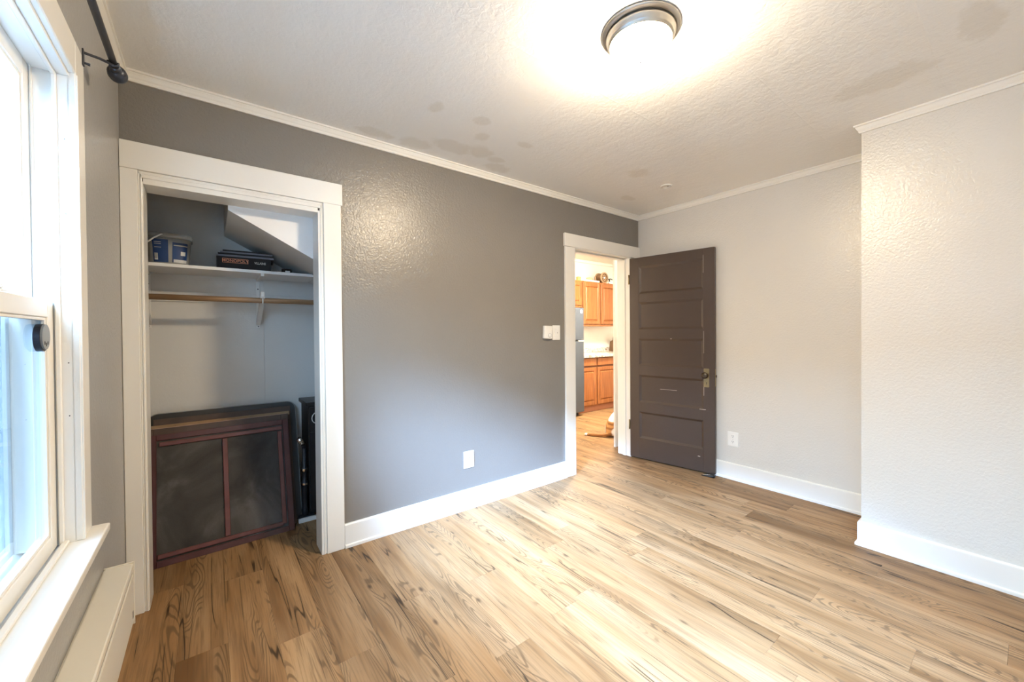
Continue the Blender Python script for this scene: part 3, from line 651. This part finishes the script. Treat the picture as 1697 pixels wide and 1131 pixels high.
# ------------------------------------------------------------------ closet shelf contents
zs_ = 1.6905
bk = thing('plastic_tub', (-.185, 3.125, zs_), 'clear plastic tub with blue label and white handle on the closet shelf', 'tub')
def roundsq(r, n=40, p=3.2):
    return [(r*math.copysign(abs(math.cos(a))**(2/p), math.cos(a)), r*math.copysign(abs(math.sin(a))**(2/p), math.sin(a))) for a in [2*math.pi*k/n for k in range(n)]]
def loft(levels, cap0=True, cap1=False):
    bm = B(); R = []
    for r, z in levels: R.append([bm.verts.new((x, y, z)) for x, y in roundsq(r)])
    for a, b in zip(R, R[1:]):
        for q in range(len(a)): bm.faces.new((a[q], a[(q+1) % len(a)], b[(q+1) % len(b)], b[q]))
    if cap0: bm.faces.new(R[0][::-1])
    if cap1: bm.faces.new(R[-1])
    return bm
obj('body', loft([(.088, 0), (.090, .004), (.102, .158), (.0995, .158), (.0875, .006)]), M['tub'], bk, True, True)
obj('rim', loft([(.102, .152), (.108, .152), (.109, .160), (.109, .176), (.1065, .178), (.1005, .176), (.1005, .156)], False), M['tub'], bk, True, True)
obj('contents', loft([(.085, .006), (.094, .10), (.070, .105)], True, True), plain('pale_powder', (.45, .47, .48), .8), bk, True, True)
def label_strip(a0, a1, z0, z1, mat, name, par, off=.0015):
    bm = B(); n = 12; A = []; C_ = []
    for q in range(n+1):
        a = math.radians(a0+(a1-a0)*q/n); p = 3.2
        dx, dy = math.copysign(abs(math.cos(a))**(2/p), math.cos(a)), math.copysign(abs(math.sin(a))**(2/p), math.sin(a))
        for z, lst in ((z0, A), (z1, C_)):
            r = .090 + .012*(z/.158) + off; lst.append(bm.verts.new((dx*r, dy*r, z)))
    for q in range(n): bm.faces.new((A[q], A[q+1], C_[q+1], C_[q]))
    return obj(name, bm, mat, par, True, True)
lb = label_strip(-124, -90, .010, .140, M['blue_label'], 'side_label', bk); lb2 = label_strip(-86, -38, .012, .128, M['blue_label'], 'front_label', bk)
label_strip(-84, -40, .012, .030, M['label_white'], 'label_band', lb2, .0022); label_strip(-66, -48, .055, .078, M['label_white'], 'logo_oval', lb2, .0022)
label_strip(-84, -40, .108, .114, M['silver_ink'], 'label_stripe', lb2, .0022); label_strip(-119, -108, .022, .060, M['label_white'], 'barcode', lb, .0022)
for q in range(5): label_strip(-118.3+q*2.0, -117.5+q*2.0, .030, .058, M['slot'], 'barcode_bar', lb, .0028)
for z in (.122, .112, .092): label_strip(-117, -99, z, z+.003, M['silver_ink'], 'label_line', lb, .0022)
obj('handle', tube(B(), [(-.112, -.02, .160), (-.106, -.080, .112), (-.095, -.112, .108), (-.06, -.120, .140), (-.032, -.118, .162), (-.024, -.113, .166)], .0042, 8), M['plastic'], bk, True, True)

gb = thing('board_game_box', (.185, 3.15, zs_), 'flat black board game box with copper lettering on the closet shelf', 'box', rotz=math.radians(-3))
obj('tray', bx((-.142, -.115, 0), (.146, .12, .078), .002), M['box_black'], gb, local=True)
ti = obj('title_frame', bx((-.112, -.1166, .038), (.022, -.1150, .066), .0005), M['orange_ink'], gb, local=True)
obj('title_field', bx((-.109, -.1174, .041), (.019, -.1160, .063)), M['box_black'], ti, local=True)
text('title_lettering', 'MONOPOLY', .024, M['orange_ink'], gb, (-.045, -.1178, .0515), (math.pi/2, 0, 0), .0004, 1.02, .0005)
text('subtitle_lettering', 'VILLAINS', .020, M['silver_ink'], gb, (.086, -.1160, .047), (math.pi/2, 0, 0), .0004, .78, .0003)
gs = thing('folded_board', (.20, 3.16, zs_+.0785), 'grey folded game boards stacked on the black box', 'game board', rotz=math.radians(-5))
for i, (a, b, z0, z1) in enumerate(((-.152, .152, 0, .013), (-.146, .142, .013, .025), (-.134, .146, .025, .036), (-.122, .104, .036, .046))): obj('board_leaf', bx((a, -.112+.006*i, z0), (b, .11, z1), .0012), M['grey_board'] if i % 2 == 0 else M['box_black'], gs, local=True)
tp = thing('tape_roll', (.418, 3.045, zs_), 'small black tape roll with white core at the end of the closet shelf', 'tape')
obj('roll', lathe(B(), [(.017, 0), (.030, 0), (.031, .002), (.031, .024), (.030, .026), (.017, .026), (.017, 0)], (.418, 3.045, zs_), 'z', 28), M['box_black'], tp, True)
obj('core', lathe(B(), [(.0135, 0), (.017, 0), (.017, .022), (.0135, .022), (.0135, 0)], (.418, 3.045, zs_), 'z', 24), M['label_white'], tp, True)
obj('loose_end', bx((.405, 3.012, zs_+.002), (.432, 3.0145, zs_+.012), .0005), M['label_white'], tp)

# ------------------------------------------------------------------ stacked frames leaning in the closet
LEAN = math.atan2(.205, .72)
def leaning(name, label, cat, x0, y0, rot=LEAN, group=None, rz=0):
    o = bpy.data.objects.new(name, None); COL.objects.link(o); o.empty_display_size = .05
    Mx = Matrix.Translation((x0, y0, 0)) @ Matrix.Rotation(rz, 4, 'Z') @ Matrix.Rotation(-rot, 4, 'X'); o.matrix_world = Mx; XF[o.name] = Mx
    return tag(o, label, cat, group)
# local: x along, z up the board, front face at y=0, thickness to +y
Wd, Hd, th = .711, .722, .022
fr = leaning('screen_frame', 'dark red wooden window screen with dusty mesh and centre bar, front of the leaning stack', 'window screen', -.281, 2.893, group='old window screens leaning in the closet', rz=math.radians(2.2))
def fparts(r, Wd, Hd, th, st_, rl, mat, meshmat, bars=True, bead=True):
    for a, b in ((0, st_), (Wd-st_, Wd)): obj('stile', bx((a, 0, 0), (b, th, Hd), .002), mat, r, local=True)
    for a, b in ((0, rl), (Hd-rl, Hd)): obj('rail', bx((st_, .0005, a), (Wd-st_, th-.0005, b), .002), mat, r, local=True)
    if bead:
        g = .024; q_ = .010
        for lo, hi in (((st_+.004, -.004, rl+q_), (Wd-st_-.03, .006, rl+q_+g)), ((st_+.012, -.004, Hd-rl-q_-g), (Wd-st_-.006, .006, Hd-rl-q_)), ((Wd-st_-g-q_, -.004, rl+q_+.01), (Wd-st_-q_, .006, Hd-rl-q_-g-.008))):
            obj('bead', bx(lo, hi, .002), M['red_bead'], r, local=True)
    if bars: obj('centre_bar', bx((Wd/2-.013, -.005, rl+.038 if bead else rl), (Wd/2+.013, .012, Hd-rl-.038 if bead else Hd-rl), .002), M['red_bead'] if bead else mat, r, local=True)
    obj('screen_cloth', bx((st_-.006, .008, rl-.006), (Wd-st_+.006, .011, Hd-rl+.006)), meshmat, r, local=True)
fparts(fr, Wd, Hd, th, .034, .034, M['red_wood'], M['dusty'])
f2 = leaning('screen_frame', 'worn brown wooden screen with pale top edge, second in the leaning stack', 'window screen', -.308, 2.930, group='old window screens leaning in the closet', rz=math.radians(2.0))
fparts(f2, .745, .752, th, .045, .045, M['brown_wood'], M['dusty'], True, False)
obj('top_edge', bx((.01, .002, .7515), (.735, th-.002, .7545)), plain('pinkish_worn_edge', (.42, .27, .22), .6, 0, .3, .4), f2, local=True)
f3 = leaning('screen_frame', 'brown wooden screen with bare tan top rail, third in the leaning stack', 'window screen', -.306, 2.985, group='old window screens leaning in the closet', rz=math.radians(1.4))
fparts(f3, .760, .748, .026, .045, .032, M['brown_wood'], M['dusty'], False, False)
obj('top_rail', bx((.004, -.003, .736), (.756, .024, .762), .003), M['tan_wood'], f3, local=True)
f4 = leaning('folding_table', 'black vinyl folding card table with rounded corners at the back of the leaning stack', 'folding table', -.308, 3.040, group=None, rz=math.radians(.8))
bm = B(); prism(bm, rrect(.800, .822, .055, 8), 'y', 0, .035); bmesh.ops.transform(bm, matrix=Matrix.Identity(4), verts=bm.verts); obj('table_top', bm, M['black_vinyl'], f4, local=True)
bm = B(); pts = rrect(.800, .822, .055, 8); tube(bm, [(x, .006, z) for x, z in pts] + [(pts[0][0], .006, pts[0][1])], .006, 6, False); obj('edge_piping', bm, M['grey_trim'], f4, True, True)
obj('inner_ledge', bx((.03, -.006, .735), (.77, .0, .790), .002), M['brown_wood'], f4, local=True)

# ------------------------------------------------------------------ black drawer unit, pump, strip
cu = thing('drawer_unit', (.735, 3.19, 0), 'black drawer cabinet half hidden behind the closet casing', 'cabinet')
obj('carcass', bx((.540, 3.062, .02), (.94, 3.325, .775), .002), M['black_paint'], cu); obj('cabinet_top', bx((.523, 3.045, .775), (.955, 3.33, .802), .003), M['black_paint'], cu)
for a, b, n_ in ((.600, .765, 'drawer'), (.05, .590, 'door')):
    d_ = obj(n_, bx((.548, 3.052, a), (.932, 3.064, b), .002), M['black_paint'], cu)
    if a > .5: obj('handle', tube(B(), [(.598-.040*math.sin(q), 3.051-.016*math.sin(q), .690+.040*math.cos(q)) for q in [math.pi*i/12 for i in range(13)]], .003, 8), M['plastic'], d_, True)
    else: obj('knob', lathe(B(), [(0, -.02), (.010, -.018), (.006, 0)], (.90, 3.052, .33), 'y', 14), M['chrome'], d_, True)
for x, y in ((.56, 3.08), (.92, 3.08), (.56, 3.30), (.92, 3.30)): obj('foot', bx((x-.015, y-.015, 0), (x+.015, y+.015, .02)), M['black_paint'], cu)
fp = thing('floor_pump', (.508, 3.035, 0), 'black and chrome pump with angled chrome head standing beside the black cabinet', 'pump')
px_, py_ = .506, 3.030
obj('barrel', lathe(B(), [(0, .03), (.022, .032), (.020, .075), (.0165, .085), (.0165, .235), (.021, .24), (.021, .262), (.013, .268), (.013, .33), (.018, .335), (.018, .358), (.0115, .365), (.0115, .50), (0, .502)], (px_, py_, 0), 'z', 20), M['black_metal'], fp, True)
obj('collar', lathe(B(), [(.0225, .245), (.0235, .25), (.0225, .258)], (px_, py_, 0), 'z', 20), M['chrome'], fp, True); obj('collar', lathe(B(), [(.019, .338), (.0205, .346), (.019, .355)], (px_, py_, 0), 'z', 20), M['chrome'], fp, True)
obj('base_plate', bx((px_-.035, py_-.02, 0), (px_+.06, py_+.06, .03), .006, 2), M['black_metal'], fp)
obj('neck', tube(B(), [(px_, py_, .495), (px_-.002, py_, .515), (px_-.010, py_-.002, .530)], .014, 12), M['black_metal'], fp, True)
hd = obj('head', tube(B(), [(px_-.002, py_, .518), (px_-.034, py_-.012, .568)], .0165, 16), M['chrome'], fp, True)
for q in (.25, .5, .75): obj('knurl', tube(B(), [(px_-.006-.028*q+.002, py_-.012*q, .522+.040*q-.003), (px_-.006-.028*q-.002, py_-.012*q, .522+.040*q+.003)], .0178, 16), M['nickel'], hd, True)
wp = obj('white_board', bx((.462, 2.985, 0), (.86, 3.006, .026), .002), M['white_paint']); tag(wp, 'narrow white board lying on the closet floor in front of the black cabinet', 'board')

# ------------------------------------------------------------------ kitchen shell
bm = B(); box(bm, (KX0, KB, 0), (KX1, KB+.1, KZ+.05)); st(obj('wall_kitchen_back', bm, M['kitchen_wall']), 'white kitchen wall behind the oak cabinets', 'wall')
st(obj('wall_kitchen_left', bx((KX0-.1, YA2, 0), (KX0, KB, KZ+.05)), M['kitchen_wall']), 'kitchen side wall hidden beside the refrigerator', 'wall')
st(obj('wall_kitchen_right', bx((KX1, YA2, 0), (KX1+.1, KB, KZ+.05)), M['kitchen_wall']), 'far kitchen side wall', 'wall')
st(obj('wall_kitchen_front', bx((XB+.11, YA2-.1, 0), (KX1, YA2, KZ+.05)), M['kitchen_wall']), 'kitchen wall beyond the doorway corner', 'wall')
st(obj('ceiling_kitchen', bx((KX0, YA2-.02, KZ), (KX1, KB, KZ+.06)), M['kitchen_ceil']), 'creamy kitchen ceiling seen through the doorway', 'ceiling')
st(obj('trim_9', bx((KX0, KB-.03, KZ-.05), (KX1, KB, KZ), .004), M['trim']), 'white kitchen ceiling moulding above the cabinets', 'moulding')
ps = thing('wall_kitchen_stub', (3.6, 2.84, 0), 'white trimmed wall end just inside the kitchen doorway', 'wall', None, 'structure')
obj('stub', bx((3.715, 2.81, 0), (3.80, 2.93, KZ), .002), M['kitchen_wall'], ps); obj('end_casing', bx((3.556, 2.788, 0), (3.80, 2.81, KZ), .002), M['trim'], ps)
kl = thing('kitchen_fill_lamp', (4.35, 3.45, KZ), 'unseen round lamp added on the kitchen ceiling to light the kitchen', 'lamp')  # out of view, added to brighten the kitchen
obj('canopy', lathe(B(), [(0, 0), (.19, 0), (.19, -.03), (0, -.03)], (4.35, 3.45, KZ), 'z', 40), M['plastic'], kl); obj('diffuser', lathe(B(), [(.18, -.03), (.17, -.06), (.10, -.085), (0, -.09)], (4.35, 3.45, KZ), 'z', 40), M['kitchen_fill'], kl, True)

# ------------------------------------------------------------------ kitchen cabinets
def cab_door(r, x0, x1, y, z0, z1, name='door'):
    m = .055; bm = B()
    for lo, hi in (((x0, z0), (x0+m, z1)), ((x1-m, z0), (x1, z1)), ((x0+m, z0), (x1-m, z0+m)), ((x0+m, z1-m), (x1-m, z1))): box(bm, (lo[0], y-.018, lo[1]), (hi[0], y, hi[1]), .003)
    d = obj(name, bm, M['cab'], r); bm = B()
    xi0, xi1, zi0, zi1 = x0+m, x1-m, z0+m, z1-m
    Oo = [bm.verts.new((x, y-.0182, z)) for x, z in ((xi0, zi0), (xi1, zi0), (xi1, zi1), (xi0, zi1))]
    Mi = [bm.verts.new((x, y-.006, z)) for x, z in ((xi0+.010, zi0+.010), (xi1-.010, zi0+.010), (xi1-.010, zi1-.010), (xi0+.010, zi1-.010))]
    e = .03
    Ii = [bm.verts.new((x, y-.021, z)) for x, z in ((xi0+e, zi0+e), (xi1-e, zi0+e), (xi1-e, zi1-e), (xi0+e, zi1-e))]
    for q in range(4):
        s_ = (q+1) % 4; bm.faces.new((Mi[q], Mi[s_], Ii[s_], Ii[q])); bm.faces.new((Oo[q], Oo[s_], Mi[s_], Mi[q]))
    bm.faces.new(Ii); obj('raised_panel', bm, M['cab'], d); return d
def base_unit(x0, x1, label):
    r = thing('base_cabinet', ((x0+x1)/2, 4.5, 0), label, 'cabinet', 'oak base cabinets')
    obj('carcass', bx((x0, 4.258, .10), (x1, KB-.002, .874)), M['cab'], r); obj('gap_shade', bx((x0, 4.2575, .115), (x1, 4.2582, .87)), M['cab_shadow'], r); obj('toe_kick', bx((x0, 4.30, 0), (x1, 4.34, .10)), M['plinth'], r)  # thin dark sheet paints the shade between the cabinet fronts
    obj('drawer', bx((x0+.014, 4.240, .745), (x1-.014, 4.258, .862), .004), M['cab'], r)
    cab_door(r, x0+.014, x1-.014, 4.258, .118, .715)
base_unit(4.565, 4.962, 'oak base cabinet with one drawer right beside the charcoal refrigerator')
base_unit(4.964, 5.440, 'oak base cabinet below the counter, next to the doorway trim')
base_unit(5.442, 5.930, 'oak base cabinet farthest from the refrigerator under the worktop')
wt = thing('worktop', (5.25, 4.55, .875), 'pale speckled kitchen worktop with low backsplash', 'worktop')
obj('slab', bx((4.562, 4.205, .876), (6.3, KB-.002, .915), .006, 2), M['granite'], wt); obj('backsplash', bx((4.562, KB-.022, .915), (6.3, KB-.002, .995), .004), M['granite'], wt)
def wall_unit(x0, x1, z0, z1, label, nd=1):
    r = thing('wall_cabinet', ((x0+x1)/2, 4.74, z0), label, 'cabinet', 'oak wall cabinets')
    obj('carcass', bx((x0, 4.588, z0), (x1, KB-.002, z1)), M['cab'], r); obj('gap_shade', bx((x0, 4.5875, z0+.03), (x1, 4.5882, z1-.025)), M['cab_shadow'], r)  # same painted gap shade behind the wall cabinet doors
    w = (x1-x0)/nd
    for q in range(nd): cab_door(r, x0+q*w+.012, x0+(q+1)*w-.012, 4.588, z0+.035, z1-.03)
wall_unit(4.10, 4.995, 1.70, 2.15, 'short oak wall cabinet above the charcoal refrigerator', 2)
wall_unit(4.997, 5.452, 1.385, 2.15, 'oak wall cabinet just past the refrigerator, under the dark spool')
wall_unit(5.454, 5.915, 1.385, 2.15, 'oak wall cabinet nearest the doorway trim')
fg = thing('refrigerator', (4.21, 4.5, 0), 'charcoal refrigerator with top freezer standing in the kitchen', 'refrigerator')
obj('body', bx((3.862, 4.21, .05), (4.555, KB-.03, 1.655), .006), M['fridge'], fg)
for a, b, n_ in ((1.160, 1.652, 'freezer_door'), (.062, 1.140, 'fridge_door')):
    d_ = obj(n_, bx((3.860, 4.150, a), (4.557, 4.206, b), .010, 3), M['fridge'], fg)
    obj('handle', bx((3.875, 4.110, a+.04 if a > 1 else b-.40), (3.90, 4.150, a+.34 if a > 1 else b-.04), .006), M['fridge'], d_)
    if a > 1:
        bm = lathe(B(), [(0, -.003), (.026, -.003), (.028, 0)], (4.500, 4.150, 1.595), 'y', 24); obj('badge', bm, M['plastic'], d_)
obj('hinge_cover', bx((4.44, 4.155, 1.140), (4.55, 4.20, 1.160), .002), M['plastic'], fg); obj('kick_grille', bx((3.88, 4.215, .012), (4.47, 4.24, .05)), M['black_metal'], fg)
for x in (3.90, 4.50): obj('foot', lathe(B(), [(0, 0), (.02, 0), (.02, .05), (0, .05)], (x, 4.25, 0), 'z', 14), M['black_metal'], fg)
# things on top of the wall cabinets
ct_ = 2.1505
sp = thing('wooden_spool', (5.60, 4.66, ct_), 'dark round wooden spool standing on the kitchen wall cabinets', 'spool')
R_ = .098; sc_ = (5.60, 0, ct_+R_)
obj('rim', lathe(B(), [(.078, 4.602), (R_, 4.602), (R_, 4.622), (.078, 4.622), (.078, 4.602)], sc_, 'y', 36), M['wheeltan'], sp, True); obj('rim', lathe(B(), [(.0, 4.73), (R_, 4.73), (R_, 4.75), (.0, 4.75)], sc_, 'y', 36), M['wheeltan'], sp)
obj('drum', lathe(B(), [(.082, 4.622), (.082, 4.73)], sc_, 'y', 36), M['wheelwood'], sp, True); obj('face', lathe(B(), [(0, 4.612), (.079, 4.612), (.079, 4.618), (0, 4.618)], sc_, 'y', 36), M['wheelwood'], sp)
obj('hub', lathe(B(), [(0, 4.598), (.014, 4.600), (.018, 4.612)], sc_, 'y', 20), M['label_white'], sp, True)
for q in range(8):
    a = 2*math.pi*q/8; obj('petal', lathe(B(), [(0, 4.606), (.010, 4.608), (.013, 4.612)], (5.60+.046*math.cos(a), 0, ct_+R_+.046*math.sin(a)), 'y', 12), M['wheeltan'], sp, True)
gb2 = thing('straw_box', (4.985, 4.66, ct_), 'small golden straw box on the cabinet above the refrigerator', 'box')
obj('body', bx((4.955, 4.63, ct_), (5.015, 4.69, ct_+.055), .004), M['gold'], gb2); obj('lid', bx((4.952, 4.627, ct_+.055), (5.018, 4.693, ct_+.072), .003), M['gold'], gb2)
tr = thing('white_tray', (5.22, 4.68, ct_), 'flat white tray lying on the kitchen wall cabinets', 'tray')
obj('base', bx((5.06, 4.60, ct_), (5.46, 4.70, ct_+.012), .003), M['label_white'], tr); obj('lip', bx((5.06, 4.60, ct_+.012), (5.46, 4.606, ct_+.03), .002), M['label_white'], tr)
bs = thing('wicker_dome', (5.42, 4.82, ct_), 'beige domed basket behind the white tray', 'basket')
obj('dome', lathe(B(), [(.075, 0), (.078, .03), (.070, .075), (.048, .105), (0, .118)], (5.42, 4.80, ct_), 'z', 28), M['beige'], bs, True); obj('band', lathe(B(), [(.077, .0), (.081, .002), (.081, .016), (.077, .02)], (5.42, 4.80, ct_), 'z', 28), M['gold'], bs, True)
ir = thing('iron_figure', (5.79, 4.66, ct_), 'black iron ornament beside the wooden spool', 'ornament')
obj('bar', tube(B(), [(5.70, 4.66, ct_+.075), (5.76, 4.66, ct_+.085), (5.83, 4.66, ct_+.10), (5.88, 4.66, ct_+.09)], .010, 8), M['black_metal'], ir, True); obj('post', tube(B(), [(5.80, 4.66, ct_), (5.80, 4.66, ct_+.095)], [.02, .010], 10), M['black_metal'], ir, True)
wb = thing('white_carton', (5.84, 4.625, ct_), 'small white carton at the end of the wall cabinets', 'carton')
obj('carton', bx((5.755, 4.60, ct_), (5.89, 4.64, ct_+.04), .002), M['label_white'], wb); obj('flap', bx((5.76, 4.602, ct_+.04), (5.885, 4.62, ct_+.043)), M['label_white'], wb)
kb = thing('knife_block', (6.10, 4.80, .915), 'dark knife block on the kitchen worktop', 'knife block')
bm = B(); prism(bm, [(4.74, .9155), (4.86, .9155), (4.84, 1.10), (4.76, 1.14)], 'x', 6.03, 6.14); obj('block', bm, M['wheelwood'], kb)
for q in range(3): obj('knife_handle', tube(B(), [(6.05+.035*q, 4.79, 1.11), (6.05+.035*q, 4.77, 1.20)], .008, 8), M['black_vinyl'], kb, True)

# ------------------------------------------------------------------ cat sitting on the kitchen floor
def cat():
    r = thing('cat', (3.96, 3.09, 0), 'orange and white cat sitting on the kitchen floor with tail stretched out', 'cat')
    me = bpy.data.meshes.new('body')
    V, Ed, R = [], [], []
    def add(p, rad, par=None):
        V.append(p); R.append(rad); i = len(V)-1
        if par is not None: Ed.append((par, i))
        return i
    hip = add((-.075, 0, .085), (.082, .085)); bel = add((-.035, 0, .155), (.088, .095), hip); che = add((.035, 0, .225), (.072, .085), bel)
    nk = add((.085, 0, .285), (.048, .052), che); hd = add((.120, 0, .325), (.052, .058), nk); mz = add((.165, 0, .315), (.026, .028), hd)
    for s in (-1, 1):
        e = add((.108, s*.034, .368), (.018, .022), hd); add((.106, s*.040, .395), (.006, .006), e)
        sh = add((.050, s*.045, .17), (.034, .034), che); k = add((.062, s*.045, .09), (.022, .022), sh); f = add((.066, s*.045, .022), (.019, .018), k); add((.098, s*.045, .014), (.017, .014), f)
        th = add((-.055, s*.062, .075), (.056, .062), hip); kn = add((.010, s*.078, .060), (.036, .040), th); hk = add((-.020, s*.082, .022), (.022, .020), kn); add((.055, s*.082, .014), (.019, .014), hk)
    t0 = add((-.140, .02, .035), (.024, .024), hip)
    for p, rd in (((-.175, .06, .022), .019), ((-.205, .11, .019), .018), ((-.235, .165, .018), .017), ((-.262, .215, .017), .015), ((-.280, .245, .016), .010)):
        t0 = add(p, (rd, rd), t0)
    me.from_pydata(V, Ed, []); me.update(); me.materials.append(M['fur'])
    o = bpy.data.objects.new('body', me); COL.objects.link(o); o.parent = r
    sk = o.modifiers.new('skin', 'SKIN')
    for i, d in enumerate(me.skin_vertices[0].data): d.radius = R[i]; d.use_root = (i == 0)
    sk.use_smooth_shade = True; sb = o.modifiers.new('sub', 'SUBSURF'); sb.levels = 2; sb.render_levels = 2
    for s in (-1, 1):
        obj('eye', lathe(B(), [(0, .008), (.006, .006), (.008, 0)], (.163, s*.024, .338), (1, s*.5, 0), 12), M['brass_dark'], r, True, True)
    obj('nose', lathe(B(), [(0, .006), (.006, .003), (.008, 0)], (.188, 0, .320), (1, 0, 0), 10), plain('pink_nose', (.5, .2, .17), .5), r, True, True)
    obj('tail_tip', lathe(B(), [(0, 0), (.012, .004), (.0165, .014), (.017, .03), (.0165, .036)], (-.287, .258, .017), Vector((.5, -.86, 0)), 14), M['label_white'], r, True, True)
cat()
